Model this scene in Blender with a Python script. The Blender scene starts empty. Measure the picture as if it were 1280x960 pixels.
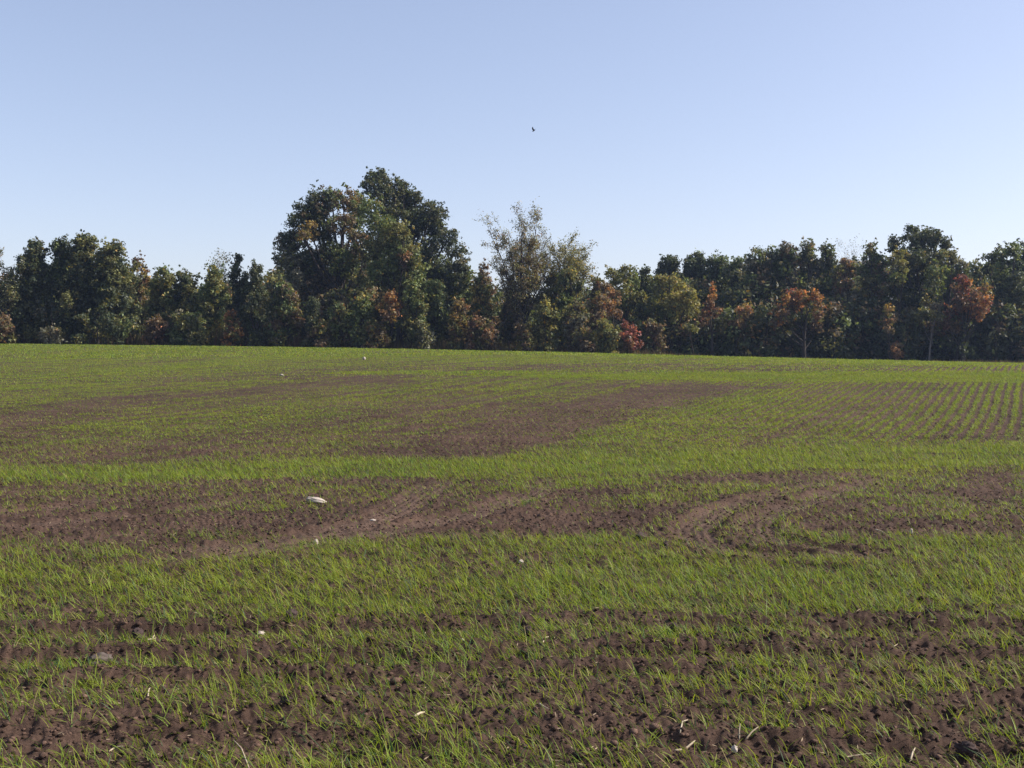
import bpy, math
import numpy as np
from mathutils import Vector

# ------------------------------------------------------------------ camera
SC = bpy.context.scene
COL = SC.collection
F = 1400.0                      # focal length in pixels of a 1280 px wide frame
H = 1.5                         # eye height above the ground at the camera
HOR = 448.0                     # where the horizon lies in the frame
PITCH = math.atan((480 - HOR) / F)
cam = bpy.data.cameras.new('camera')
cam.sensor_width = 36.0
cam.lens = F / 1280 * 36.0
cam.clip_start = 0.1
cam.clip_end = 5000
camo = bpy.data.objects.new('camera', cam)
COL.objects.link(camo)
camo.location = (0, 0, H)
camo.rotation_euler = (math.pi / 2 - PITCH, 0, 0)
SC.camera = camo

# ------------------------------------------------------------------ sky, sun, exposure
SUN_EL = math.radians(36)
SUN_AZ = math.radians(84)       # clockwise from the view direction (+Y) towards the right (+X)
world = bpy.data.worlds.new('World')
SC.world = world
world.use_nodes = True
wn, wl = world.node_tree.nodes, world.node_tree.links
wn.clear()
sky = wn.new('ShaderNodeTexSky')
sky.sky_type = 'NISHITA'
sky.sun_disc = False
sky.sun_elevation = SUN_EL
sky.sun_rotation = SUN_AZ
sky.altitude = 200
sky.air_density = 0.9
sky.dust_density = 1.2
sky.ozone_density = 2.2
hsv = wn.new('ShaderNodeHueSaturation')
hsv.inputs['Saturation'].default_value = 0.96
tint = wn.new('ShaderNodeMix'); tint.data_type = 'RGBA'; tint.blend_type = 'MULTIPLY'
tint.inputs[0].default_value = 1.0
tint.inputs[7].default_value = (1.41, 1.29, 1.33, 1)
bg = wn.new('ShaderNodeBackground')
bg.inputs['Strength'].default_value = 0.125
wo = wn.new('ShaderNodeOutputWorld')
gm = wn.new('ShaderNodeGamma'); gm.inputs['Gamma'].default_value = 0.75
wl.new(sky.outputs[0], gm.inputs['Color'])
wl.new(gm.outputs[0], hsv.inputs['Color'])
wl.new(hsv.outputs[0], tint.inputs[6])
wl.new(tint.outputs[2], bg.inputs['Color'])
wl.new(bg.outputs[0], wo.inputs['Surface'])

sun = bpy.data.lights.new('sun', 'SUN')
sun.energy = 4.8
sun.angle = math.radians(0.53)
sun.color = (1.0, 0.93, 0.84)
suno = bpy.data.objects.new('sun', sun)
COL.objects.link(suno)
sdir = Vector((math.sin(SUN_AZ) * math.cos(SUN_EL), math.cos(SUN_AZ) * math.cos(SUN_EL), math.sin(SUN_EL)))
suno.rotation_euler = sdir.to_track_quat('Z', 'Y').to_euler()
suno.location = (60, 20, 60)

SC.view_settings.view_transform = 'Standard'
SC.view_settings.look = 'None'
SC.view_settings.exposure = 0.75
SC.view_settings.gamma = 1.0
SC.view_settings.use_curve_mapping = False
SC.render.engine = 'CYCLES'
SC.cycles.max_bounces = 5
SC.cycles.diffuse_bounces = 3
SC.cycles.glossy_bounces = 2
SC.cycles.transmission_bounces = 3
SC.cycles.volume_bounces = 0
SC.cycles.transparent_max_bounces = 4
SC.cycles.use_denoising = True
SC.cycles.denoiser = 'OPENIMAGEDENOISE'
SC.cycles.denoising_input_passes = 'RGB_ALBEDO_NORMAL'
SC.cycles.denoising_prefilter = 'NONE'

rng = np.random.default_rng(7)

# ------------------------------------------------------------------ helpers
def hash2(ix, iy, seed):
    h = (ix.astype(np.int64) * 374761393 + iy.astype(np.int64) * 668265263 + seed * 974634777) & 0xFFFFFFFF
    h = ((h ^ (h >> 13)) * 1274126177) & 0xFFFFFFFF
    h = (h ^ (h >> 16)) & 0xFFFFFFFF
    return h / 4294967295.0

def noise(x, y, s=1.0, seed=0):
    """gradient noise, about -1..1"""
    x = np.asarray(x, float) / s; y = np.asarray(y, float) / s
    ix = np.floor(x); iy = np.floor(y)
    fx = x - ix; fy = y - iy
    u = fx * fx * fx * (fx * (fx * 6 - 15) + 10); v = fy * fy * fy * (fy * (fy * 6 - 15) + 10)
    def g(dx, dy):
        a = hash2(ix + dx, iy + dy, seed) * 2 * math.pi
        return np.cos(a) * (fx - dx) + np.sin(a) * (fy - dy)
    a, b, c, d = g(0, 0), g(1, 0), g(0, 1), g(1, 1)
    return 1.5 * ((a * (1 - u) + b * u) * (1 - v) + (c * (1 - u) + d * u) * v)

def fbm(x, y, s, seed=0, o=3):
    r = 0; a = 1
    for k in range(o):
        r = r + a * noise(x, y, s / 2 ** k, seed + 31 * k); a *= .5
    return r

def smooth(a, b, x):
    t = np.clip((x - a) / (b - a), 0, 1)
    return t * t * (3 - 2 * t)

def make_mesh(name, co, faces, mat, parent=None, colors=None, smooth_shade=False, cname='tone'):
    """faces: int array (n,3) or (n,4), or a list of such arrays"""
    me = bpy.data.meshes.new(name)
    fl = faces if isinstance(faces, list) else [faces]
    fl = [f for f in fl if len(f)]
    co = np.asarray(co, np.float32)
    loops = np.concatenate([f.ravel() for f in fl]).astype(np.int32)
    tot = np.concatenate([np.full(len(f), f.shape[1]) for f in fl]).astype(np.int32)
    start = np.concatenate([[0], np.cumsum(tot)[:-1]]).astype(np.int32)
    me.vertices.add(len(co)); me.vertices.foreach_set('co', co.ravel())
    me.loops.add(len(loops)); me.loops.foreach_set('vertex_index', loops)
    me.polygons.add(len(tot)); me.polygons.foreach_set('loop_start', start); me.polygons.foreach_set('loop_total', tot)
    if smooth_shade:
        me.polygons.foreach_set('use_smooth', np.ones(len(tot), bool))
    if colors is not None:
        at = me.attributes.new(cname, 'FLOAT_COLOR', 'POINT')
        c = np.ones((len(co), 4), np.float32); c[:, :3] = colors
        at.data.foreach_set('color', c.ravel())
    me.update(calc_edges=True)
    me.materials.append(mat)
    o = bpy.data.objects.new(name, me)
    COL.objects.link(o)
    if parent is not None:
        o.parent = parent
    return o

def thing(name, label, cat, loc, group=None):
    o = bpy.data.objects.new(name, None)
    COL.objects.link(o)
    o.location = loc
    o['label'] = label; o['category'] = cat
    if group: o['group'] = group
    o.empty_display_size = .3
    return o

def tag(o, label=None, cat=None, group=None, kind=None):
    if label: o['label'] = label
    if cat: o['category'] = cat
    if group: o['group'] = group
    if kind: o['kind'] = kind
    return o

# ---- the lie of the land
PX = np.array([-300, 0, 320, 640, 960, 1280, 1600])
PE = np.array([427, 430, 433.5, 439, 448, 455.5, 460])
def crest_y(x):
    return np.clip(75 - .55 * np.asarray(x, float), 52, 108)
def zmac(x, y):
    """a low swell: the field climbs to a crest, nearer on the right, and runs on level to the wood"""
    x = np.asarray(x, float); y = np.asarray(y, float)
    e = 0
    for dx in (-6, 0, 6):
        yc = crest_y(x + dx)
        e = e + (H + (HOR - np.interp((x + dx) / yc * F + 640, PX, PE)) / F * yc) / 3
    yc = crest_y(x)
    t = np.clip((y - 13) / (yc - 13), 0, 1)
    sr = .84 * smooth(0, .48, t) + .16 * smooth(.3, 1, t)
    sl = t ** 1.1
    w = smooth(24, -26, x)
    s = sr * (1 - w) + sl * w
    return e * s - .004 * np.clip(y - yc, 0, None)
def ray(px, py):
    d = Vector(((px - 640) / F, 1.0, -(py - 480) / F))
    c, s = math.cos(-PITCH), math.sin(-PITCH)
    v = Vector((d.x, d.y * c - d.z * s, d.y * s + d.z * c))
    return v / v.y
def G(px, py):
    """ground point seen at a pixel"""
    v = ray(px, py)
    lo, hi = 1.0, 130.0
    ds = np.geomspace(lo, hi, 400)
    f = H + v.z * ds - zmac(v.x * ds, ds)
    k = np.argmax(f < 0)
    if f[k] >= 0: k = len(ds) - 1
    a, b = ds[max(k - 1, 0)], ds[k]
    for _ in range(30):
        m = (a + b) / 2
        if H + v.z * m - float(zmac(v.x * m, m)) < 0: b = m
        else: a = m
    return np.array([v.x * a, a])
def P(px, py, d):
    v = ray(px, py)
    return np.array([v.x * d, d, H + v.z * d])

def poly(pts, n=10):
    """smooth line on the ground through pixels of the photo"""
    w = np.array([G(*p) for p in pts])
    w = np.vstack([2 * w[0] - w[1], w, 2 * w[-1] - w[-2]])
    out = []
    for i in range(1, len(w) - 2):
        p0, p1, p2, p3 = w[i - 1:i + 3]
        for t in np.linspace(0, 1, n, endpoint=False):
            out.append(.5 * ((2 * p1) + (p2 - p0) * t + (2 * p0 - 5 * p1 + 4 * p2 - p3) * t * t + (3 * p1 - p0 - 3 * p2 + p3) * t ** 3))
    out.append(w[-2])
    return np.array(out)
def dist(x, y, pl):
    """signed distance to a ground line and position along it (0..1)"""
    mg = 9.0
    inside = (x > pl[:, 0].min() - mg) & (x < pl[:, 0].max() + mg) & (y > pl[:, 1].min() - mg) & (y < pl[:, 1].max() + mg)
    B = np.full(x.shape, 1e3); A = np.zeros(x.shape)
    if inside.any():
        B[inside], A[inside] = dist_(x[inside], y[inside], pl)
    return B, A
def dist_(x, y, pl):
    best = np.full(x.shape, 1e9); sg = np.ones(x.shape); al = np.zeros(x.shape)
    n = len(pl) - 1
    for i in range(n):
        a, b = pl[i], pl[i + 1]
        ab = b - a; L = ab @ ab + 1e-12
        t = np.clip(((x - a[0]) * ab[0] + (y - a[1]) * ab[1]) / L, 0, 1)
        dx = x - a[0] - t * ab[0]; dy = y - a[1] - t * ab[1]
        d = np.hypot(dx, dy)
        m = d < best
        best = np.where(m, d, best)
        sg = np.where(m, np.sign(ab[0] * dy - ab[1] * dx), sg)
        al = np.where(m, (i + t) / n, al)
    return best * sg, al

# ---- features of the field, all on the ground
ROW_DIR = math.atan((1284 - 640) / F)         # the seed rows beyond the headland
def rowcoord(x, y):
    # rows bend gently where the drill followed the slope
    u = x * math.cos(ROW_DIR) - y * math.sin(ROW_DIR)
    v = x * math.sin(ROW_DIR) + y * math.cos(ROW_DIR)
    return u + 1.3 * np.exp(-np.clip(v - 14.5, 0, None) / 2.2), v
# bare / sparse strokes: (pixel line, half width m at start, at end, remaining growth)
STROKES = [
    ([(-80, 662), (200, 658), (430, 652), (640, 652), (800, 668)], 1.5, 1.0, .18),
    ([(640, 652), (720, 625), (800, 615)], .5, .4, .35),
    ([(990, 655), (1150, 662), (1330, 668)], .6, .8, .25),
    ([(830, 655), (960, 640), (1120, 618)], .9, .6, .6),
    ([(-60, 630), (200, 625), (460, 620)], .6, .5, .55),
    ([(800, 672), (860, 668), (960, 680), (1120, 700)], .35, .25, .2),
    ([(-60, 560), (60, 520), (160, 500), (350, 486), (520, 474)], 1.0, 1.6, .35),
    ([(430, 478), (560, 466), (700, 458), (900, 456)], 1.2, 2.0, .45),
    ([(515, 578), (600, 552), (700, 522), (800, 497), (905, 479)], 1.0, 1.8, .18),
    ([(640, 560), (760, 532), (900, 500), (1000, 479)], .25, .45, .4),
    ([(1030, 530), (1130, 505), (1190, 480)], .4, 1.1, .7),
    ([(430, 560), (560, 525), (700, 492), (800, 474)], .3, .6, .5),
    ([(-60, 600), (200, 560), (420, 530), (600, 500)], .3, .7, .6),
    ([(820, 603), (950, 598), (1090, 595)], .5, .5, .30),
    ([(1225, 640), (1235, 600), (1240, 580)], .25, .3, .2),
    ([(-40, 606), (150, 612), (420, 604), (640, 602)], .35, .3, .45),
    # headland furrows across the foreground
    ([(-60, 796), (300, 790), (640, 786), (1000, 784), (1340, 786)], .13, .13, .42),
    ([(-60, 832), (300, 824), (640, 820), (1000, 818), (1340, 822)], .11, .11, .48),
    ([(100, 858), (400, 846), (700, 842), (900, 845)], .09, .09, .45),
    ([(-60, 940), (200, 925), (420, 930)], .22, .18, .38),
    ([(1040, 905), (1180, 890), (1320, 880)], .10, .14, .5),
    ([(820, 932), (900, 940), (1100, 940), (1300, 950)], .10, .12, .4),
]
DENSE = [
    ([(-80, 597), (200, 592), (420, 586), (640, 585), (900, 578), (1100, 575), (1340, 568)], .85, 1.5, 1.0),
    ([(440, 466), (640, 467), (740, 469), (1000, 471), (1320, 470)], .9, 2.2, 1.2),
    ([(660, 612), (720, 606), (800, 600)], .22, .22, .7),
    ([(740, 545), (860, 515), (960, 490)], .4, .7, .5),
    ([(1000, 625), (1060, 622), (1110, 622)], .15, .2, .6),
    ([(-60, 740), (200, 735), (500, 738), (800, 742), (1340, 735)], .45, .55, .38),
]
# wheel tracks: (line, half width, strength)
TRACKS = [
    ([(1100, 585), (985, 614), (917, 633), (881, 651), (868, 664), (885, 680), (925, 690), (1000, 696), (1120, 706)], .17, 1.0),
    ([(1120, 597), (1080, 605), (1013, 626), (962, 643), (945, 655), (957, 670), (1002, 680), (1070, 692), (1140, 706)], .16, 1.0),
    ([(560, 598), (530, 616), (500, 636), (450, 656), (330, 678), (150, 704)], .20, .9),
    ([(705, 598), (660, 618), (600, 640), (480, 664), (300, 692), (100, 716)], .20, .9),
    ([(380, 612), (250, 634), (120, 650), (-60, 662)], .20, .7),
    ([(150, 620), (60, 636), (-60, 648)], .18, .6),
]
STROKES = [(poly(p), a, b, k) for p, a, b, k in STROKES]
DENSE = [(poly(p), a, b, k) for p, a, b, k in DENSE]
TRACKS = [(poly(p), a, k) for p, a, k in TRACKS]
HEAD_EDGE = poly([(-200, 590), (0, 588), (300, 582), (640, 578), (900, 571), (1100, 566), (1280, 560), (1480, 552)])

def growth(x, y):
    """how thick the seedlings stand, 0..1.3, and how worn the soil is by wheels, 0..1"""
    n1 = fbm(x, y * 1.6, 1.7, 11, 3); n2 = fbm(x, y, 9.0, 23, 3); n3 = noise(x, y, .35, 51)
    far = smooth(14.5, 17.5, y - (HEAD_Y(x) - 15.5))
    g = .55 + .30 * n1 + .16 * n3 + .12 * noise(x, y, .7, 52)
    u, v = rowcoord(x, y)
    streak = .7 * fbm(u, v * .09, 1.3, 71, 3) + 1.0 * noise(u, v * .035, .45, 75) + .5 * noise(u, v * .03, .8, 76)
    g = g * (1 - far) + far * ((.98 - .14 * smooth(-4, -22, u)) + .30 * n2 + .45 * streak + .15 * n1 + .18 * noise(x, y, .6, 53))
    d15 = y < 22
    # drilled rows seen beyond the headland
    wob = .03 * noise(u, v, 6.0, 91) + .018 * noise(u, v, .8, 92)
    ph = (u + wob) / ROW_W
    prof = smooth(-.4, .3, np.cos(2 * math.pi * ph))
    lineup = smooth(-24, -7, u)            # right part shows clean rows, the left is blurred by cross drilling
    g = g * (1 - far * (.36 + .62 * lineup) * (1 - prof))
    g = g * (1 + far * .5 * lineup)
    # misses and doubled passes of the drill show as long thin lines
    ln = smooth(-.15, .35, noise(u + wob, v * .02, .42, 79) + .25 * noise(x, y, 1.5, 80))
    g = g * (1 - far * .35 * (1 - ln) * smooth(60, 40, v))
    pw = np.cos(2 * math.pi * (u + .10 * noise(x, y, 5.0, 81)) / .82)      # wider gap between the coulter gangs
    g = g * (1 - far * .80 * smooth(.15, .75, pw) * smooth(-34, -18, u) * smooth(-5, -9, u) * (.65 + .6 * noise(x, y, 3.0, 82)))
    for pl, w0, w1, k in STROKES:
        d, a = dist(x, y, pl)
        w = w0 + (w1 - w0) * a
        m = 1 - smooth(.55, 1.35, np.abs(d) / w + .45 * n1 + .25 * n3)
        m = m * smooth(0, .06, a) * smooth(1, .94, a)
        g = g * (1 - m * (1 - k))
    for pl, w0, w1, k in DENSE:
        d, a = dist(x, y, pl)
        w = w0 + (w1 - w0) * a
        m = 1 - smooth(.6, 1.3, np.abs(d) / w + .3 * n1 + .15 * n3)
        g = g + m * k * (.9 + .2 * n3)
    wear = np.zeros(x.shape)
    for pl, w, k in TRACKS:
        d, a = dist(x, y, pl)
        m = (1 - smooth(.6, 1.25, np.abs(d) / w + .35 * n3)) * k * smooth(0, .12, a) * smooth(1, .85, a)
        m = m * (.8 + .2 * np.cos(2 * math.pi * d / .11))
        wear = np.maximum(wear, m)
    g = g * (1 - wear * (.72 + .2 * n3))
    near = smooth(5.6, 4.4, y)
    g = g * (1 - .12 * near)
    return np.clip(g, 0, 1.6), wear
ROW_W = .20
def HEAD_Y(x):
    o = np.argsort(HEAD_EDGE[:, 0])
    return np.interp(x, HEAD_EDGE[o, 0], HEAD_EDGE[o, 1])

def micro(x, y, wear=None):
    """clods, furrows and wheel marks"""
    d = np.hypot(x, y)
    f1 = 1 - smooth(18, 42, d); f2 = 1 - smooth(30, 80, d)
    z = .022 * noise(x, y * 1.3, 1.4, 3) + .016 * noise(x, y * 1.5, .42, 4) * (.3 + .7 * f2)
    cl = 1 - np.abs(noise(x, y, .16, 5)) * 2
    z = z + f1 * .013 * np.clip(cl, -1, 1) * (.5 + .5 * noise(x, y, .7, 6))
    z = z + f1 * .018 * noise(x, y, .08, 7) + f1 * .012 * noise(x, y, .035, 8) + f1 * .006 * noise(x, y, .02, 10)
    # shallow drill grooves along the headland
    z = z + f1 * .007 * np.cos(2 * math.pi * (y + .05 * noise(x, y, 1.1, 9) - .02 * x) / .19)
    for pl, w0, w1, k in STROKES[-6:]:
        dd, a = dist(x, y, pl)
        q = dd / (w0 * .8)
        z = z - .035 * np.exp(-q * q) + .02 * np.exp(-(q - 1.8) ** 2)
    for pl, w, k in TRACKS:
        dd, a = dist(x, y, pl)
        m = (1 - smooth(.8, 1.3, np.abs(dd) / w)) * smooth(0, .18, a) * smooth(1, .82, a); k = k * smooth(0, .18, a) * smooth(1, .82, a)
        z = z * (1 - .5 * m) - .020 * k * m + m * .005 * np.cos(2 * math.pi * dd / .075 + 1.5 * noise(x, y, .5, 14)) + m * .012 * noise(x, y, .12, 15)
        z = z + .016 * k * np.exp(-((np.abs(dd) - w * 1.4) / .06) ** 2)
    u, v = rowcoord(x, y)
    far = smooth(0, 2, y - HEAD_Y(x))
    z = z + far * .009 * (1 - smooth(30, 50, d)) * np.cos(2 * math.pi * u / ROW_W)
    for yy, ws in ((G(1150, 655)[1], .035), (G(1150, 661)[1], .035), (G(1150, 667)[1], .04)):
        m = smooth(G(990, 660)[0], G(1040, 660)[0], x)
        z = z - m * .03 * np.exp(-((y - yy - .03 * noise(x, y, 1.0, 77)) / ws) ** 2)
    for yy, ws, xa, xb in ((G(600, 652)[1], .04, 560, 700), (G(600, 664)[1], .04, 540, 690), (G(300, 668)[1], .05, 180, 360), (G(100, 640)[1], .05, 0, 180)):
        m = smooth(G(xa - 20, 660)[0], G(xa + 20, 660)[0], x) * (1 - smooth(G(xb - 20, 660)[0], G(xb + 20, 660)[0], x))
        z = z - m * .03 * np.exp(-((y - yy - .05 * noise(x, y, 1.0, 78)) / ws) ** 2)
    return z
def zg(x, y):
    x = np.asarray(x, float); y = np.asarray(y, float)
    return zmac(x, y) + micro(x, y)

# ------------------------------------------------------------------ materials
def node_mat(name):
    m = bpy.data.materials.new(name); m.use_nodes = True
    nt = m.node_tree; nt.nodes.clear()
    return m, nt.nodes, nt.links

def soil_mat():
    m, n, l = node_mat('tilled_soil')
    out = n.new('ShaderNodeOutputMaterial'); b = n.new('ShaderNodeBsdfPrincipled')
    b.inputs['Roughness'].default_value = 1.0; b.inputs['Specular IOR Level'].default_value = .1
    tc = n.new('ShaderNodeTexCoord')
    at = n.new('ShaderNodeAttribute'); at.attribute_name = 'tone'
    n1 = n.new('ShaderNodeTexNoise'); n1.inputs['Scale'].default_value = 1.3; n1.inputs['Detail'].default_value = 8; n1.inputs['Roughness'].default_value = .7
    n2 = n.new('ShaderNodeTexNoise'); n2.inputs['Scale'].default_value = 38; n2.inputs['Detail'].default_value = 8; n2.inputs['Roughness'].default_value = .85
    l.new(tc.outputs['Object'], n1.inputs['Vector']); l.new(tc.outputs['Object'], n2.inputs['Vector'])
    r1 = n.new('ShaderNodeValToRGB')
    r1.color_ramp.elements[0].position = .3; r1.color_ramp.elements[0].color = (.62, .60, .60, 1)
    r1.color_ramp.elements[1].position = .7; r1.color_ramp.elements[1].color = (1.25, 1.22, 1.2, 1)
    r2 = n.new('ShaderNodeValToRGB')
    r2.color_ramp.elements[0].position = .35; r2.color_ramp.elements[0].color = (.55, .53, .53, 1)
    r2.color_ramp.elements[1].position = .62; r2.color_ramp.elements[1].color = (1.6, 1.57, 1.55, 1)
    l.new(n1.outputs['Fac'], r1.inputs['Fac']); l.new(n2.outputs['Fac'], r2.inputs['Fac'])
    m1 = n.new('ShaderNodeMix'); m1.data_type = 'RGBA'; m1.blend_type = 'MULTIPLY'; m1.inputs[0].default_value = 1
    m2 = n.new('ShaderNodeMix'); m2.data_type = 'RGBA'; m2.blend_type = 'MULTIPLY'; m2.inputs[0].default_value = 1
    l.new(at.outputs['Color'], m1.inputs[6]); l.new(r1.outputs[0], m1.inputs[7])
    l.new(m1.outputs[2], m2.inputs[6]); l.new(r2.outputs[0], m2.inputs[7])
    bp = n.new('ShaderNodeBump'); bp.inputs['Strength'].default_value = .9; bp.inputs['Distance'].default_value = .008
    l.new(n2.outputs['Fac'], bp.inputs['Height'])
    l.new(m2.outputs[2], b.inputs['Base Color']); l.new(bp.outputs[0], b.inputs['Normal'])
    l.new(b.outputs[0], out.inputs['Surface'])
    return m

def leaf_mat(name, trans=.35, rough=.5, spec=.3, gain=1.0):
    m, n, l = node_mat(name)
    out = n.new('ShaderNodeOutputMaterial'); b = n.new('ShaderNodeBsdfPrincipled')
    b.inputs['Roughness'].default_value = rough; b.inputs['Specular IOR Level'].default_value = spec
    t = n.new('ShaderNodeBsdfTranslucent'); mx = n.new('ShaderNodeMixShader'); mx.inputs[0].default_value = trans
    at = n.new('ShaderNodeAttribute'); at.attribute_name = 'tone'
    tc = n.new('ShaderNodeTexCoord'); nz = n.new('ShaderNodeTexNoise'); nz.inputs['Scale'].default_value = 9; nz.inputs['Detail'].default_value = 3
    l.new(tc.outputs['Object'], nz.inputs['Vector'])
    rp = n.new('ShaderNodeValToRGB')
    rp.color_ramp.elements[0].position = .3; rp.color_ramp.elements[0].color = (.8 * gain, .8 * gain, .8 * gain, 1)
    rp.color_ramp.elements[1].position = .7; rp.color_ramp.elements[1].color = (1.2 * gain, 1.2 * gain, 1.2 * gain, 1)
    l.new(nz.outputs['Fac'], rp.inputs['Fac'])
    mm = n.new('ShaderNodeMix'); mm.data_type = 'RGBA'; mm.blend_type = 'MULTIPLY'; mm.inputs[0].default_value = 1
    l.new(at.outputs['Color'], mm.inputs[6]); l.new(rp.outputs[0], mm.inputs[7])
    l.new(mm.outputs[2], b.inputs['Base Color'])
    tw = n.new('ShaderNodeMix'); tw.data_type = 'RGBA'; tw.blend_type = 'MULTIPLY'; tw.inputs[0].default_value = 1
    tw.inputs[7].default_value = (1.35, 1.25, .65, 1)      # light passing through a leaf turns yellower
    l.new(mm.outputs[2], tw.inputs[6]); l.new(tw.outputs[2], t.inputs['Color'])
    l.new(b.outputs[0], mx.inputs[1]); l.new(t.outputs[0], mx.inputs[2]); l.new(mx.outputs[0], out.inputs['Surface'])
    return m

def plain_mat(name, c0, c1, scale, rough=.95, bump=.6, dist_=.004, stretch=(1, 1, 1)):
    m, n, l = node_mat(name)
    out = n.new('ShaderNodeOutputMaterial'); b = n.new('ShaderNodeBsdfPrincipled')
    b.inputs['Roughness'].default_value = rough; b.inputs['Specular IOR Level'].default_value = .2
    tc = n.new('ShaderNodeTexCoord'); mp = n.new('ShaderNodeMapping'); mp.inputs['Scale'].default_value = stretch
    nz = n.new('ShaderNodeTexNoise'); nz.inputs['Scale'].default_value = scale; nz.inputs['Detail'].default_value = 8; nz.inputs['Roughness'].default_value = .65
    l.new(tc.outputs['Object'], mp.inputs['Vector']); l.new(mp.outputs[0], nz.inputs['Vector'])
    rp = n.new('ShaderNodeValToRGB')
    rp.color_ramp.elements[0].position = .32; rp.color_ramp.elements[0].color = (*c0, 1)
    rp.color_ramp.elements[1].position = .68; rp.color_ramp.elements[1].color = (*c1, 1)
    l.new(nz.outputs['Fac'], rp.inputs['Fac']); l.new(rp.outputs[0], b.inputs['Base Color'])
    bp = n.new('ShaderNodeBump'); bp.inputs['Strength'].default_value = bump; bp.inputs['Distance'].default_value = dist_
    l.new(nz.outputs['Fac'], bp.inputs['Height']); l.new(bp.outputs[0], b.inputs['Normal'])
    l.new(b.outputs[0], out.inputs['Surface'])
    return m

M_SOIL = soil_mat()
M_GRASS = leaf_mat('wheat_blade', .40, .55, .22)
M_LEAF = leaf_mat('tree_leaf', .36, .55, .3, 1.9)
M_DRY = leaf_mat('dry_weed', .25, .9, .1)
M_BARK = plain_mat('bark', (.026, .021, .018), (.07, .058, .048), 6, stretch=(1, 1, .25))
M_BARKP = plain_mat('pale_bark', (.10, .09, .08), (.24, .22, .19), 6, stretch=(1, 1, .25))
M_WROCK = plain_mat('pale_limestone', (.26, .22, .18), (.46, .40, .34), 14)
M_GROCK = plain_mat('fieldstone', (.050, .038, .035), (.13, .105, .09), 22, bump=1.0)
M_CLOD = plain_mat('clod_soil', (.030, .020, .019), (.075, .052, .046), 30, bump=.9)
M_STRAW = plain_mat('bleached_straw', (.24, .19, .12), (.50, .42, .31), 25, stretch=(1, 1, 1))
M_BIRD = plain_mat('dark_plumage', (.018, .016, .018), (.05, .045, .045), 20)

# ------------------------------------------------------------------ ground
SOIL = np.array([.056, .037, .028])
def build_ground():
    A = math.radians(33)
    th = np.concatenate([np.linspace(-math.pi, -A, 60)[:-1], np.linspace(-A, A, 1150), np.linspace(A, math.pi, 60)[1:-1]])
    r = np.concatenate([[.02, .6, 1.2, 1.8, 2.4], np.geomspace(2.9, 12, 330)[:-1], np.geomspace(12, 60, 420)[:-1], np.geomspace(60, 130, 60)[:-1], np.geomspace(130, 3000, 24)])
    T, R = np.meshgrid(th, r)
    X = R * np.sin(T); Y = R * np.cos(T)
    # behind the camera and far to the side the field carries on level
    Z = zmac(X, Y) + micro(X.ravel(), Y.ravel()).reshape(X.shape) * (R > 1)
    Z = Z - .5 * smooth(300, 900, R)
    nr, nt = X.shape
    i = np.arange(nr - 1)[:, None] * nt; j = np.arange(nt)[None, :]; j2 = (j + 1) % nt
    q = np.stack([i + j, i + j2, i + nt + j2, i + nt + j], -1).reshape(-1, 4)
    g, wear = growth(X.ravel(), Y.ravel())
    c = np.repeat(SOIL[None], X.size, 0)
    w = wear[:, None]
    c = c * (1 - .75 * w) + np.array([.092, .064, .049]) * .75 * w
    n = fbm(X.ravel(), Y.ravel(), 3.0, 201, 3)[:, None]
    c = c * (1 + .18 * n)
    # leaf litter under the trees
    lt = smooth(110, 114, Y.ravel())[:, None]
    c = c * (1 - lt) + np.array([.07, .05, .032]) * lt
    o = make_mesh('field_ground', np.stack([X.ravel(), Y.ravel(), Z.ravel()], 1), q[:, ::-1], M_SOIL, colors=c, smooth_shade=True)
    tag(o, kind='structure')
build_ground()

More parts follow.
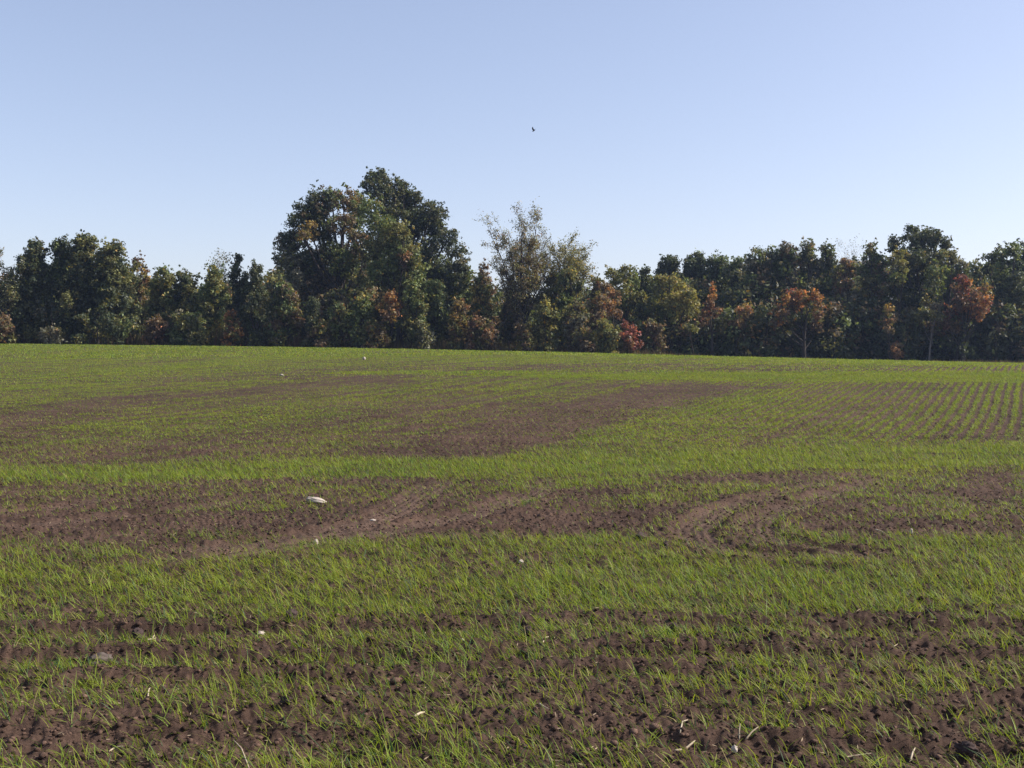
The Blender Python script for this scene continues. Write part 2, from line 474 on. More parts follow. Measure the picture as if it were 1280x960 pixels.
# ------------------------------------------------------------------ seedlings
def build_seedlings():
    allco, allf4, allf3, allc = [], [], [], []
    base = 0
    # (from, to, plants per m2, blades per plant, segments, blade width, length)
    bands = [(2.2, 9.5, 860, 3, 3, .0034, .084), (9.5, 18, 600, 2, 2, .0048, .072),
             (18, 34, 950, 2, 1, .0088, .046), (34, 60, 440, 1, 1, .019, .048), (60, 108, 110, 1, 1, .045, .075)]
    for (d0, d1, dens, nb, seg, bw, bl) in bands:
        hw = .80 * d1 + 10
        n = int(dens * 1.25 * (d1 - d0) * 2 * hw)
        y = rng.uniform(d0, d1, n); x = rng.uniform(-hw, hw, n)
        k = (np.abs(x) < .80 * y + 10) & (y < crest_y(x) + 4)
        k &= (np.abs(x) < .53 * y + 3.5) | (rng.random(n) < .30)
        x, y = x[k], y[k]
        # plants stand in drill rows, less tidy near the headland
        near = y < HEAD_Y(x)
        rs = .19
        yr = np.round((y - .02 * x) / rs) * rs + .02 * x + rng.normal(0, .035, len(y))
        y = np.where(near & (rng.random(len(y)) < .8), yr, y)
        g, wear = growth(x, y)
        keep = rng.random(len(x)) < np.clip(g / 1.25, 0, 1)
        x, y, g = x[keep], y[keep], g[keep]
        if nb > 1:
            x = np.repeat(x, nb); y = np.repeat(y, nb); g = np.repeat(g, nb)
            x = x + rng.normal(0, .009, len(x)); y = y + rng.normal(0, .009, len(x))
        n = len(x)
        z = zg(x, y) - .004
        vig = .75 + .35 * np.clip(g, 0, 1.3)
        L = bl * rng.lognormal(0, .28, n) * vig
        W = bw * rng.uniform(.7, 1.25, n) * np.where(np.abs(x) < .53 * y + 3.5, 1, 1.9)
        # they lean to the left, away from the sun and with the wind
        az = rng.normal(math.pi, 1.0, n) + (rng.random(n) < .22) * rng.uniform(-2, 2, n)
        lean = np.clip(rng.normal(.55, .25, n), .05, 1.25)
        bend = rng.uniform(.1, .9, n)
        ldx, ldy = np.cos(az), np.sin(az)
        # blade faces mostly the viewer so that thin blades keep their width, turned at random
        wa = rng.normal(0, .8, n)
        wx, wy = np.cos(wa), np.sin(wa)
        hue = rng.random(n); pat = fbm(x, y, 2.2, 301, 2)
        c = np.stack([.160 + .085 * hue + .03 * pat, .245 + .045 * hue + .02 * pat, .026 + .012 * (1 - hue)], 1)
        bluish = (rng.random(n) < .16)[:, None]
        c = np.where(bluish, np.array([.065, .130, .050]), c)
        yel = (rng.random(n) < .06)[:, None]
        c = np.where(yel, np.array([.30, .25, .09]), c)
        c = c * rng.uniform(.7, 1.2, n)[:, None]
        pts = []
        for s in range(seg + 1):
            t = s / seg
            a = lean + bend * t * .8
            hh = L * t
            px = x + ldx * np.sin(a) * hh; py = y + ldy * np.sin(a) * hh; pz = z + np.cos(a) * hh
            if s == seg:
                pts.append((px[:, None], py[:, None], pz[:, None]))
            else:
                w = W * (1 - .35 * t) * .5
                pts.append((np.stack([px - wx * w, px + wx * w], 1), np.stack([py - wy * w, py + wy * w], 1), np.stack([pz, pz], 1)))
        co = np.stack([np.concatenate([p[k] for p in pts], 1) for k in range(3)], -1)   # n, nv, 3
        nv = co.shape[1]
        i0 = base + np.arange(n)[:, None] * nv
        for s in range(seg - 1):
            allf4.append(i0 + np.array([[2 * s, 2 * s + 1, 2 * s + 3, 2 * s + 2]]))
        allf3.append(i0 + np.array([[2 * seg - 2, 2 * seg - 1, 2 * seg]]))
        allco.append(co.reshape(-1, 3))
        allc.append(np.repeat(c, nv, 0))
        base += n * nv
    o = make_mesh('wheat_seedlings', np.concatenate(allco), [np.concatenate(allf4), np.concatenate(allf3)], M_GRASS, colors=np.concatenate(allc))
    tag(o, 'young green winter wheat seedlings sprouting over the brown field', 'crop', kind='stuff')
    print('seedlings verts', base)
build_seedlings()

# ------------------------------------------------------------------ clods, crumbs and straw too many to count
def blob(radius, seed, squash=(1, 1, .7), rough=.28, sub=2):
    """a lumpy stone / clod: displaced icosphere arrays"""
    import bmesh
    bm = bmesh.new(); bmesh.ops.create_icosphere(bm, subdivisions=sub, radius=1)
    v = np.array([p.co[:] for p in bm.verts]); f = np.array([[q.index for q in p.verts] for p in bm.faces])
    bm.free()
    n = noise(v[:, 0] + seed * 3.1, v[:, 1] + v[:, 2] * 1.7, .8, seed) + .6 * noise(v[:, 1] + seed, v[:, 2] + v[:, 0] * .7, .45, seed + 5)
    v = v * (1 + rough * n)[:, None]
    return v * np.array(squash) * radius, f

def build_clods():
    protos = [blob(1, s, (1, .85, .6), .36, 1) for s in range(8)]
    co, fa, cc = [], [], []; base = 0
    n = 150000
    y = 3.4 + 22 * rng.random(n) ** 1.3; x = rng.uniform(-.52, .52, n) * (y + 2)
    g, w = growth(x, y)
    keep = rng.random(n) < np.clip(1.1 - .6 * g, .2, 1)
    x, y = x[keep], y[keep]; n = len(x)
    z = zg(x, y)
    r = .0035 + .012 * rng.random(n) ** 3.2 + (rng.random(n) < .012) * rng.uniform(.004, .018, n)
    rot = rng.uniform(0, 6.28, n); which = rng.integers(0, 8, n)
    for k in range(8):
        v, f = protos[k]
        m = np.where(which == k)[0]
        ca, sa = np.cos(rot[m])[:, None], np.sin(rot[m])[:, None]
        X = (v[:, 0] * ca - v[:, 1] * sa) * r[m][:, None] + x[m][:, None]
        Y = (v[:, 0] * sa + v[:, 1] * ca) * r[m][:, None] + y[m][:, None]
        Z = v[None, :, 2] * r[m][:, None] + (z[m] + r[m] * .12)[:, None]
        co.append(np.stack([X, Y, Z], -1).reshape(-1, 3))
        fa.append((base + np.arange(len(m))[:, None, None] * len(v) + f[None]).reshape(-1, 3))
        cc.append(np.repeat(SOIL[None] * (rng.uniform(.7, 1.75, len(m)) ** 1.4)[:, None], len(v), 0))
        base += len(m) * len(v)
    o = make_mesh('soil_crumbs', np.concatenate(co), np.concatenate(fa), M_SOIL, colors=np.concatenate(cc))
    tag(o, 'small dark crumbs and lumps of tilled soil between the seedlings', 'soil crumbs', kind='stuff')
build_clods()

def build_chaff():
    n = 6000
    y = 3.6 + 32 * rng.random(n) ** 1.5; x = rng.uniform(-.52, .52, n) * (y + 1)
    L = rng.uniform(.006, .03, n) * (1 + y * .03) * (1 + (rng.random(n) < .08) * 1.2); W = np.minimum(L * rng.uniform(.08, .35, n) + .0015, .0045)
    z = zg(x, y) + .012
    a = rng.uniform(0, math.pi, n); tl = rng.normal(0, .35, n)
    dx, dy, dz = np.cos(a) * np.cos(tl), np.sin(a) * np.cos(tl), np.sin(tl)
    ex, ey = -np.sin(a), np.cos(a)
    c = np.stack([x, y, z], 1)[:, None]
    D = np.stack([dx, dy, dz], 1)[:, None] * L[:, None, None] * .5
    E = np.stack([ex, ey, np.full(n, .5)], 1)[:, None] * W[:, None, None] * .5
    co = np.concatenate([c - D - E * .4, c + E * .9 - D * .2, c + D + E * .3, c + D * .8 - E * .5, c - E], 1)
    f = (np.arange(n)[:, None] * 5 + np.array([[0, 4, 3, 2]])); f2 = (np.arange(n)[:, None] * 5 + np.array([[0, 2, 1]]))
    c0 = np.array([.34, .27, .18])[None] * rng.uniform(.4, 1.2, n)[:, None]
    o = make_mesh('chaff', co.reshape(-1, 3), [f, f2], M_DRY, colors=np.repeat(c0, 5, 0))
    tag(o, 'scattered bleached chaff and stubble scraps on the soil', 'chaff', kind='stuff')
build_chaff()

# ------------------------------------------------------------------ single stones, clods and straws
def put_stone(name, label, cat, px, py, wpx, mat, seed, squash, group, sink=.25, tilt=0.0, rz=0.0):
    x, y = G(px, py)
    r = wpx / F * y / 2 / max(squash[0], .5)
    v, f = blob(r, seed, squash, .34 if name == 'dirt_clod' else .12 if name == 'rock' else .26, 4)
    nn = noise(v[:, 0] / r + 3 * seed, v[:, 1] / r + 2.3 * v[:, 2] / r, .22, seed + 9)
    v = v * (1 + (.10 if name == 'dirt_clod' else .05) * nn)[:, None]
    c, s = math.cos(rz), math.sin(rz)
    v = np.stack([v[:, 0] * c - v[:, 1] * s, v[:, 0] * s + v[:, 1] * c, v[:, 2] + tilt * v[:, 0]], 1)
    o = make_mesh(name, v, f, mat, smooth_shade=False)
    o.data.polygons.foreach_set('use_smooth', np.ones(len(f), bool))
    o.location = (x, y, float(zg(x, y)) + r * squash[2] * (1 - 2 * sink) + .006)
    tag(o, label, cat, group)
STONES = [
    ('rock', 'long pale cream rock lying on bare soil beyond the wheel tracks', 'rock', 395, 629, 25, M_WROCK, 1, (1, .45, .36), .2, -.18),
    ('stone', 'low humped grey stone half buried at the left foreground', 'stone', 125, 829, 29, M_GROCK, 2, (1, .7, .58), .12, .05),
    ('stone', 'small pale stone on the soil right of the dark clod by the left furrow', 'stone', 326, 788, 11, M_WROCK, 3, (1, .8, .5), .2, 0),
    ('stone', 'round whitish pebble on the worn soil below the field centre', 'stone', 651, 704, 8, M_WROCK, 4, (1, .8, .7), .2, 0),
    ('stone', 'tiny bright stone in the grass left of the centre foreground', 'stone', 578, 801, 6, M_WROCK, 5, (1, .8, .7), .2, 0),
    ('stone', 'small pinkish stone at the bottom edge of the picture', 'stone', 918, 949, 8, M_WROCK, 6, (.8, .8, .9), .2, 0),
    ('stone', 'small pale stone on the far field near the crest, left of centre', 'stone', 455, 450, 5, M_WROCK, 7, (1, .8, .8), .1, 0),
    ('stone', 'flat pale stone on the brown strip of the far left field', 'stone', 352, 470, 6, M_WROCK, 8, (1, .8, .4), .1, 0),
    ('stone', 'small upright pale stone between the straight wheel ruts on the right', 'stone', 1139, 669, 4, M_WROCK, 9, (.6, .6, 1.1), .1, 0),
    ('stone', 'pale chip of stone under the long cream rock', 'stone', 395, 677, 6, M_WROCK, 10, (.8, .7, .9), .1, 0),
    ('stone', 'pale flat chip of stone right of the long cream rock', 'stone', 466, 651, 7, M_WROCK, 11, (1, .7, .4), .1, 0),
    ('dirt_clod', 'dark upright clod of soil standing above the left furrow', 'clod', 172, 792, 15, M_CLOD, 12, (.8, .7, .9), .15, 0),
    ('dirt_clod', 'dark round clod beside the furrow, right of the small pale stone', 'clod', 364, 780, 15, M_CLOD, 13, (1, .8, .8), .15, 0),
    ('dirt_clod', 'large dark clod left of the curved wheel tracks', 'clod', 801, 675, 17, M_CLOD, 14, (1, .8, .6), .15, 0),
    ('dirt_clod', 'small dark clod at the outer edge of the curved wheel tracks', 'clod', 832, 684, 10, M_CLOD, 15, (1, .8, .8), .15, 0),
    ('dirt_clod', 'dark clod on the furrow in the middle foreground', 'clod', 660, 797, 12, M_CLOD, 16, (1, .8, .9), .15, 0),
    ('dirt_clod', 'dark clod on the furrow right of the middle foreground', 'clod', 842, 790, 12, M_CLOD, 17, (1, .8, .8), .15, 0),
    ('dirt_clod', 'big dark clod among seedlings in the bottom right corner', 'clod', 1208, 940, 24, M_CLOD, 18, (1, .8, .75), .15, 0),
    ('dirt_clod', 'dark clod hidden in the seedlings left of centre near the bottom', 'clod', 358, 889, 14, M_CLOD, 19, (1, .8, .8), .15, 0),
]
for s in STONES:
    nm, lb, ct, px, py, w, mt, sd, sq, sk, tl = s
    put_stone(nm, lb, ct, px, py, w, mt, sd, sq, {'stone': 'stones on the field', 'rock': None, 'dirt_clod': 'dark clods of soil'}[nm], sk, tl, 0.0 if nm == 'rock' else .3 * sd)

def tube(path, radii, sides=5):
    path = np.asarray(path, float); n = len(path)
    radii = np.asarray(radii, float)
    tg = np.gradient(path, axis=0); tg /= np.linalg.norm(tg, axis=1)[:, None] + 1e-9
    ref = np.array([.31, .95, .02])
    a = np.cross(tg, ref); a /= np.linalg.norm(a, axis=1)[:, None] + 1e-9
    b = np.cross(tg, a)
    ang = np.linspace(0, 2 * math.pi, sides, endpoint=False)
    v = path[:, None] + radii[:, None, None] * (a[:, None] * np.cos(ang)[None, :, None] + b[:, None] * np.sin(ang)[None, :, None])
    i = np.arange(n - 1)[:, None] * sides; j = np.arange(sides)[None]; j2 = (j + 1) % sides
    f = np.stack([i + j, i + j2, i + sides + j2, i + sides + j], -1).reshape(-1, 4)
    return v.reshape(-1, 3), f

def straw(name, label, pts, rpx, lift, group, mat=M_STRAW):
    """a straw or twig lying on the soil: pixels along it"""
    w = [G(*p) for p in pts]
    path = [np.array([a[0], a[1], float(zg(a[0], a[1])) + .012 + lf]) for a, lf in zip(w, lift)]
    path = np.array(path); o0 = path[0].copy()
    t = np.linspace(0, len(path) - 1, 9)
    pp = np.stack([np.interp(t, np.arange(len(path)), path[:, k]) for k in range(3)], 1) - o0
    r = rpx / F * w[0][1]
    rad = r * np.interp(np.linspace(0, 1, 9), [0, .1, .85, 1], [.6, 1, .75, .25])
    v, f = tube(pp, rad, 6)
    caps = np.array([[5, 4, 3, 2, 1, 0][k] for k in range(6)])[None], (len(v) - 6 + np.arange(6))[None]
    o = make_mesh(name, v, [f, caps[0], caps[1]], mat)
    o.location = o0
    tag(o, label, 'straw' if name == 'straw' else 'stubble', group)
STR = 'bleached straws on the soil'
straw('corn_stubble', 'broken white cornstalk piece lying on the soil right of centre at the bottom', [(843, 940), (856, 937), (869, 931)], 1.7, (0, .01, .0), STR)
straw('straw', 'short curled white straw above the broken cornstalk', [(850, 928), (853, 921), (860, 919)], 1.1, (0, .01, .01), STR)
straw('straw', 'upright short white straw stub right of the broken cornstalk', [(924, 932), (924, 930), (925, 928)], 1.0, (0, .02, .035), STR)
straw('straw', 'slanting pale straw lying right of the upright straw stub', [(932, 932), (940, 929), (948, 927)], 1.2, (0, .005, .01), STR)
straw('straw', 'long thin tan straw lying level in the right foreground', [(1057, 944), (1072, 942), (1090, 941)], 1.0, (.005, .012, .008), STR)
straw('straw', 'pale straw lying flat beside the turning wheel tracks on the right', [(1094, 665), (1100, 666), (1107, 667)], .9, (.01, .01, .01), STR)
straw('straw', 'hooked white straw lying by the clods in the left foreground', [(184, 879), (186, 871), (188, 863)], 1.0, (0, .005, .012), STR)
straw('straw', 'pale straw lying level under the hooked straw on the left', [(180, 877), (188, 876), (196, 875)], 1.0, (0.004, .008, .004), STR)
straw('straw', 'pale curved straw lying on bare soil at the bottom left', [(136, 936), (144, 931), (154, 932)], 1.1, (0, .01, .003), STR)
straw('straw', 'split pale straw lying across the small stone in the left furrow', [(185, 806), (190, 802), (193, 799)], 1.1, (0, .01, .02), STR)
straw('straw', 'slanted yellowish straw standing on the furrow at the centre', [(678, 807), (682, 802), (686, 798)], 1.0, (0, .01, .025), STR)
straw('straw', 'torn white straw scrap on the dark soil left of the centre foreground', [(518, 904), (525, 900), (531, 896)], 1.9, (0, .01, .01), STR)
straw('straw', 'short white straw lying aslant in the seedlings of the centre foreground', [(674, 892), (680, 894), (686, 897)], 1.0, (.01, .012, .01), STR)
straw('straw', 'tall pale slanted straw rising at the bottom edge left of centre', [(312, 962), (302, 948), (292, 938)], .9, (.0, .03, .05), STR)
straw('straw', 'white straw leaning upright in the seedlings of the bottom right', [(1138, 946), (1141, 941), (1144, 938)], 1.3, (0, .01, .02), STR)

# ------------------------------------------------------------------ trees
PAL = {
    'dark':   [(.036, .048, .020), (.046, .058, .024), (.032, .042, .019), (.052, .056, .024)],
    'blue':   [(.044, .056, .028), (.058, .068, .034), (.038, .050, .026), (.062, .064, .030)],
    'green':  [(.058, .076, .026), (.072, .088, .028), (.050, .066, .026)],
    'olive':  [(.078, .080, .028), (.094, .090, .030), (.066, .072, .028)],
    'yelg':   [(.115, .108, .030), (.095, .096, .028), (.130, .110, .030)],
    'gold':   [(.165, .110, .030), (.135, .098, .030), (.105, .085, .030)],
    'orange': [(.200, .094, .034), (.165, .085, .032), (.120, .076, .030)],
    'red':    [(.130, .044, .034), (.105, .040, .030), (.090, .042, .030)],
    'rust':   [(.098, .056, .032), (.082, .052, .030), (.070, .052, .030)],
    'brown':  [(.080, .060, .036), (.066, .054, .032), (.092, .066, .036)],
    'grey':   [(.082, .082, .056), (.068, .072, .050), (.094, .088, .060)],
}
def leaves(centers, radii, pals, n_per, size, R, squash=.85):
    """leaf quads round clump centres"""
    m = len(centers)
    idx = np.repeat(np.arange(m), n_per)
    n = len(idx)
    d = R.normal(0, 1, (n, 3)); d /= np.linalg.norm(d, axis=1)[:, None]
    rr = R.random(n) ** .45 * np.where(R.random(n) < .3, R.uniform(1, 1.9, n), 1)
    off = d * rr[:, None] * radii[idx][:, None]; off[:, 2] *= squash
    c = centers[idx] + off
    nrm = d * .7 + R.normal(0, .6, (n, 3)) + np.array([0, 0, .35]); nrm /= np.linalg.norm(nrm, axis=1)[:, None]
    a = np.cross(nrm, R.normal(0, 1, (n, 3))); a /= np.linalg.norm(a, axis=1)[:, None]
    b = np.cross(nrm, a)
    s = size * R.uniform(.6, 1.35, n)[:, None]
    co = np.stack([c - a * s * .55, c - b * s * .32, c + a * s * .6, c + b * s * .32], 1).reshape(-1, 3)
    f = np.arange(n * 4).reshape(-1, 4)
    col = np.zeros((m, 3))
    for i, p in enumerate(pals):
        q = PAL[p]; col[i] = q[R.integers(0, len(q))]
        if p in ('dark', 'blue'): col[i] = col[i] * .78
    col = col * R.uniform(.85, 1.18, m)[:, None]
    cl = col[idx] * R.uniform(.5, 1.55, n)[:, None]
    # a few leaves have turned
    t = R.random(n) < .05
    cl[t] = cl[t] * np.array([2.0, 1.35, .9])
    return co, f, np.repeat(np.clip(cl, 0, .6), 4, 0)

def lobes_for(shape, R, bx, by, bz, top, hw, n, depth=None):
    """lobe centres and radii filling a crown"""
    out = []
    Ht = top - bz
    for k in range(n):
        t = (k + .5) / n
        if shape == 'round':
            t = .16 + .74 * t; w = math.sqrt(max(0, 1 - ((t - .52) / .56) ** 2))
        elif shape == 'dome':
            t = .12 + .80 * t; w = math.sqrt(max(.02, 1 - (max(t - .35, 0) / .66) ** 2))
        elif shape == 'cone':
            t = .05 + .88 * t; w = (1 - t) ** .75 + .08
        elif shape == 'col':
            t = .08 + .84 * t; w = .95 + .25 * math.sin(t * 3.1)
        elif shape == 'high':          # crown on a bare stem
            t = .42 + .50 * t; w = math.sqrt(max(.05, 1 - ((t - .66) / .37) ** 2))
        a = R.uniform(0, 6.283); q = math.sqrt(R.random()) * .8
        lr = hw * (.32 + .14 * R.random()) * (.55 + .45 * w)
        out.append((bx + math.cos(a) * q * w * (hw - lr * .6), by + math.sin(a) * q * w * (hw - lr * .6) * (depth or 1), bz + t * Ht, lr))
    lr = hw * (.5 if shape in ('col', 'high') else .20 if shape == 'cone' else .34)
    out.append((bx + R.normal(0, .1) * hw, by, top - lr * .8, lr))
    return out

TREE_N = [0]
def tree(name, label, cat, cx, top, hwpx, d, shape='round', pals=('green',), dens=1.0, size=.25, lobes=None, sub=None,
         nl=None, trunk=.22, bark=None, group=None, part='crown', base_off=0, core=True, stem_only_px=None, clump=1.0):
    TREE_N[0] += 1
    R = np.random.default_rng(1000 + TREE_N[0] * 17)
    v = ray(cx, 440); bx, by = v.x * d, d
    bz = float(zmac(bx, by)) - .05 + base_off
    t = thing(name, label, cat, (bx, by, bz), group)
    pal_l = list(pals)
    if lobes is None:
        topz = P(cx, top, d)[2]; hw = hwpx / F * d
        n = nl or max(12, int(14 + (topz - bz) * 1.6))
        L = [(*l, pal_l[R.integers(0, len(pal_l))]) for l in lobes_for(shape, R, bx, by, bz, topz, hw, n)]
    else:
        L = []
        for lb in lobes:
            px, py, rp = lb[:3]; pc = lb[3] if len(lb) > 3 else pal_l[R.integers(0, len(pal_l))]
            dd = d + (lb[4] if len(lb) > 4 else R.uniform(-1, 1) * 2.0)
            p = P(px, py, dd); L.append((p[0], p[1], p[2], rp / F * dd, pc))
        for k in range(len(L) // 2 if len(L) > 8 else 0):      # inner foliage behind and between
            a_, b_ = L[R.integers(0, len(lobes))], L[R.integers(0, len(lobes))]
            if math.dist(a_[:3], b_[:3]) < 7:
                L.append(((a_[0] + b_[0]) / 2, (a_[1] + b_[1]) / 2 + R.normal(0, 1.6), (a_[2] + b_[2]) / 2 - .5, (a_[3] + b_[3]) / 2, a_[4]))
        topz = max(l[2] + l[3] for l in L); hw = max(abs(l[0] - bx) for l in L)
    C, RR, PP = [], [], []
    for (x, y, z, r, pc) in L:
        rs = np.clip(r * .34, .32, .85) * clump
        ns = int(max(7, 4 * math.pi * r * r * 1.15 / (math.pi * rs * rs)))
        dd = R.normal(0, 1, (ns, 3)); dd /= np.linalg.norm(dd, axis=1)[:, None]
        q = (r - rs * .6) * (R.uniform(.3, 1.0, ns) ** .5) * 1.1
        ax = R.uniform(.75, 1.25, 3)                      # no two lobes alike: squashed and drooping
        c = np.array([x, y, z]) + dd * q[:, None] * ax + R.normal(0, .22 * rs, (ns, 3))
        rr_ = rs * R.uniform(.4, 1.4, ns)
        spr = R.random(ns) < .24                          # small sprays that break the outline
        c[spr] += dd[spr] * rs * R.uniform(.4, 1.5, (spr.sum(), 1)) + np.array([0, 0, .22])
        rr_[spr] *= .5
        C.append(c); RR.append(rr_)
        for _ in range(ns):
            PP.append(pc if R.random() < .72 else pal_l[R.integers(0, len(pal_l))])
    C = np.concatenate(C); RR = np.concatenate(RR)
    C[:, 2] = np.maximum(C[:, 2], bz + .35)
    npc = np.maximum(6, (dens * 58 * (RR / .6) ** 1.6 * (.25 / size) ** 1.5).astype(int))
    o0 = np.array([bx, by, bz])
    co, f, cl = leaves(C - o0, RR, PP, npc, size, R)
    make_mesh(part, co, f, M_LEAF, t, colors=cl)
    # trunk and limbs reach into the lobes
    if trunk:
        V, Fc = [], []; nb = 0
        hgt = topz - bz
        def add(path, rad, s=6):
            nonlocal nb
            v_, f_ = tube(np.array(path) - o0, rad, s); V.append(v_); Fc.append(f_ + nb); nb += len(v_)
        lx = R.normal(0, .25); ly = R.normal(0, .25)
        tp = [np.array([bx + lx * q * q + .12 * math.sin(q * 5 + TREE_N[0]), by + ly * q, bz + hgt * .82 * q]) for q in np.linspace(0, 1, 9)]
        add(tp, trunk * np.array([1.35, 1.0, .9, .8, .66, .5, .36, .22, .1]), 8)
        for (x, y, z, r, pc) in L:
            q = np.clip((z - bz) / hgt - .28, .08, .8)
            k = q / 1.0 * 8; i0 = int(k); s0 = tp[i0] + (tp[min(i0 + 1, 8)] - tp[i0]) * (k - i0)
            e = np.array([x, y, z])
            mid = s0 * .5 + e * .5 + np.array([0, 0, -.12 * np.linalg.norm(e - s0)]) + R.normal(0, .15, 3)
            add([s0, s0 * .6 + mid * .4, mid, mid * .4 + e * .6, e], trunk * np.array([.42, .34, .25, .17, .08]), 5)
            for _ in range(3):
                dv = R.normal(0, 1, 3); dv[2] = abs(dv[2]); dv /= np.linalg.norm(dv)
                add([mid * .3 + e * .7, e + dv * r * .5, e + dv * r * .95 + R.normal(0, .1, 3)], trunk * np.array([.12, .08, .03]), 4)
        make_mesh('trunk', np.concatenate(V), np.concatenate(Fc), bark or M_BARK, t, smooth_shade=True)
    return t

def open_tree(name, label, cat, cx, d, limbs, pals, trunk, leafn, size, bark, spread=.42, group=None, lf=(.25, .5), fork=.25):
    """thinly leaved tree: limbs are pixel points their ends reach for; branches fork finely"""
    TREE_N[0] += 1
    R = np.random.default_rng(1000 + TREE_N[0] * 17)
    v = ray(cx, 440); bx, by = v.x * d, d
    bz = float(zmac(bx, by)) - .05
    t = thing(name, label, cat, (bx, by, bz), group)
    o0 = np.array([bx, by, bz])
    V, Fc = [], []; nb = 0; tips = []
    def add(path, rad, s):
        nonlocal nb
        v_, f_ = tube(np.array(path) - o0, rad, s); V.append(v_); Fc.append(f_ + nb); nb += len(v_)
    def branch(p, dv, L, r, lev):
        n = 5; path = [p]; cur = p.copy(); dd = dv / np.linalg.norm(dv)
        for _ in range(n - 1):
            dd = dd + R.normal(0, .10, 3) + np.array([0, 0, .07]); dd /= np.linalg.norm(dd)
            cur = cur + dd * L / (n - 1); path.append(cur.copy())
        add(path, r * np.linspace(1, .45, n), 4 if lev < 2 else 3)
        if lev >= 3 or L < .5:
            tips.append(cur.copy()); tips.append(path[2]); return
        nk = R.integers(2, 5)
        for k in range(nk):
            i = R.integers(1, n)
            q = R.normal(0, 1, 3); q -= q @ dd * dd; q /= np.linalg.norm(q)
            branch(path[i].copy(), dd + q * R.uniform(.35, .8), L * R.uniform(.42, .68), r * .5, lev + 1)
        tips.append(cur.copy())
    hub = np.array([bx, by, bz])
    for i, lb in enumerate(limbs):
        px, py = lb[0], lb[1]; w = lb[2] if len(lb) > 2 else 1.0
        e = P(px, py, d + R.uniform(-2.5, 2.5))
        s = hub + np.array([0, 0, (e[2] - bz) * fork * R.uniform(.5, 1.2)])
        start = s if i else hub
        path = []
        for q in np.linspace(0, 1, 10):
            c = start * (1 - q) + e * q
            c[0] = start[0] + (e[0] - start[0]) * q ** 1.5; c[1] = start[1] + (e[1] - start[1]) * q ** 1.5
            path.append(c + R.normal(0, .06, 3))
        add(path, trunk * w * np.linspace(1, .16, 10) * (1.15 if i == 0 else .75), 7)
        Ln = np.linalg.norm(e - start)
        for k in range(int(9 * w) + 4):
            q = R.uniform(.35, 1.0); j = q * 9; i0 = min(int(j), 8)
            p = path[i0] + (path[i0 + 1] - path[i0]) * (j - i0)
            dv = (path[i0 + 1] - path[i0]); dv /= np.linalg.norm(dv)
            qv = R.normal(0, 1, 3); qv[1] *= .8; qv -= qv @ dv * dv; qv /= np.linalg.norm(qv)
            branch(p, dv + qv * spread * R.uniform(.8, 2.0), Ln * .17 * R.uniform(.6, 1.2), trunk * .16, 1)
    make_mesh('trunk', np.concatenate(V), np.concatenate(Fc), bark, t)
    T = np.array(tips)
    k = R.random(len(T)) < 1.0
    T = T[k]
    pl = [pals[R.integers(0, len(pals))] for _ in range(len(T))]
    co, f, cl = leaves(T - o0, R.uniform(lf[0], lf[1], len(T)), pl, np.full(len(T), leafn), size, R)
    make_mesh('crown', co, f, M_LEAF, t, colors=cl)
    return t

# --- far left
open_tree('twiggy_tree', 'thin grey twiggy tree cut by the left edge of the picture', 'tree', 8, 113, [(4, 328), (-15, 334), (18, 334), (-30, 345), (12, 352)], ['grey', 'dark', 'olive'], .12, 8, .20, M_BARK, lf=(.3, .6))
tree('shrub', 'low rusty brown bush at the far left edge of the tree line', 'bush', 2, 395, 24, 111.5, 'dome', ['rust', 'brown', 'olive'], trunk=.06)
tree('evergreen_tree', 'leftmost dark green tree of the dense left clump', 'tree', 48, 301, 42, 115, 'cone', ['dark', 'blue', 'blue'], nl=34)
tree('evergreen_tree', 'dark green tree with ragged peak in the dense left clump', 'tree', 80, 298, 40, 116, 'cone', ['blue', 'dark', 'green'], nl=34)
tree('evergreen_tree', 'tallest dark green tree of the dense left clump', 'tree', 106, 292, 42, 115.5, 'cone', ['blue', 'dark', 'olive'], nl=34)
tree('evergreen_tree', 'rightmost dark green pointed tree of the dense left clump', 'tree', 142, 302, 46, 115, 'cone', ['dark', 'blue', 'olive'], nl=34)
tree('shrub', 'silvery green bush bulging out of the dense left clump', 'bush', 66, 380, 42, 112, None, ['grey', 'blue', 'dark', 'olive'], trunk=.08, lobes=[(40, 418, 13), (58, 408, 15), (75, 392, 13), (66, 420, 14), (90, 412, 14), (82, 376, 9), (100, 424, 10), (50, 388, 9)])
tree('shrub', 'green bush at the foot of the dense left clump', 'bush', 122, 388, 40, 112, None, ['green', 'blue', 'dark', 'olive'], trunk=.08, lobes=[(104, 398, 10), (118, 412, 14), (135, 404, 13), (150, 418, 12), (128, 384, 8), (140, 424, 12), (160, 404, 9)])
tree('broadleaf_tree', 'narrow golden orange tree top beside the dense left clump', 'tree', 173, 322, 15, 119, 'col', ['gold', 'olive', 'rust'])
tree('broadleaf_tree', 'small green tree between the golden tree and the yellow green trees', 'tree', 203, 334, 24, 117, 'round', ['green', 'olive', 'olive'])
tree('broadleaf_tree', 'low round green tree left of the yellow green pair', 'tree', 232, 337, 24, 118, 'round', ['green', 'blue', 'olive'])
tree('broadleaf_tree', 'pale yellow green tree under the bare twigs on the left', 'tree', 266, 332, 24, 116.5, 'dome', ['olive', 'yelg', 'green'])
open_tree('twiggy_tree', 'nearly bare little tree with twigs showing above the yellow green tree', 'tree', 277, 121, [(273, 334), (281, 332), (268, 340)], ['grey'], .07, 2, .17, M_BARKP)
tree('shrub', 'reddish brown bush in the weeds at the left', 'bush', 196, 398, 20, 112.5, 'dome', ['rust', 'brown'], trunk=.06)
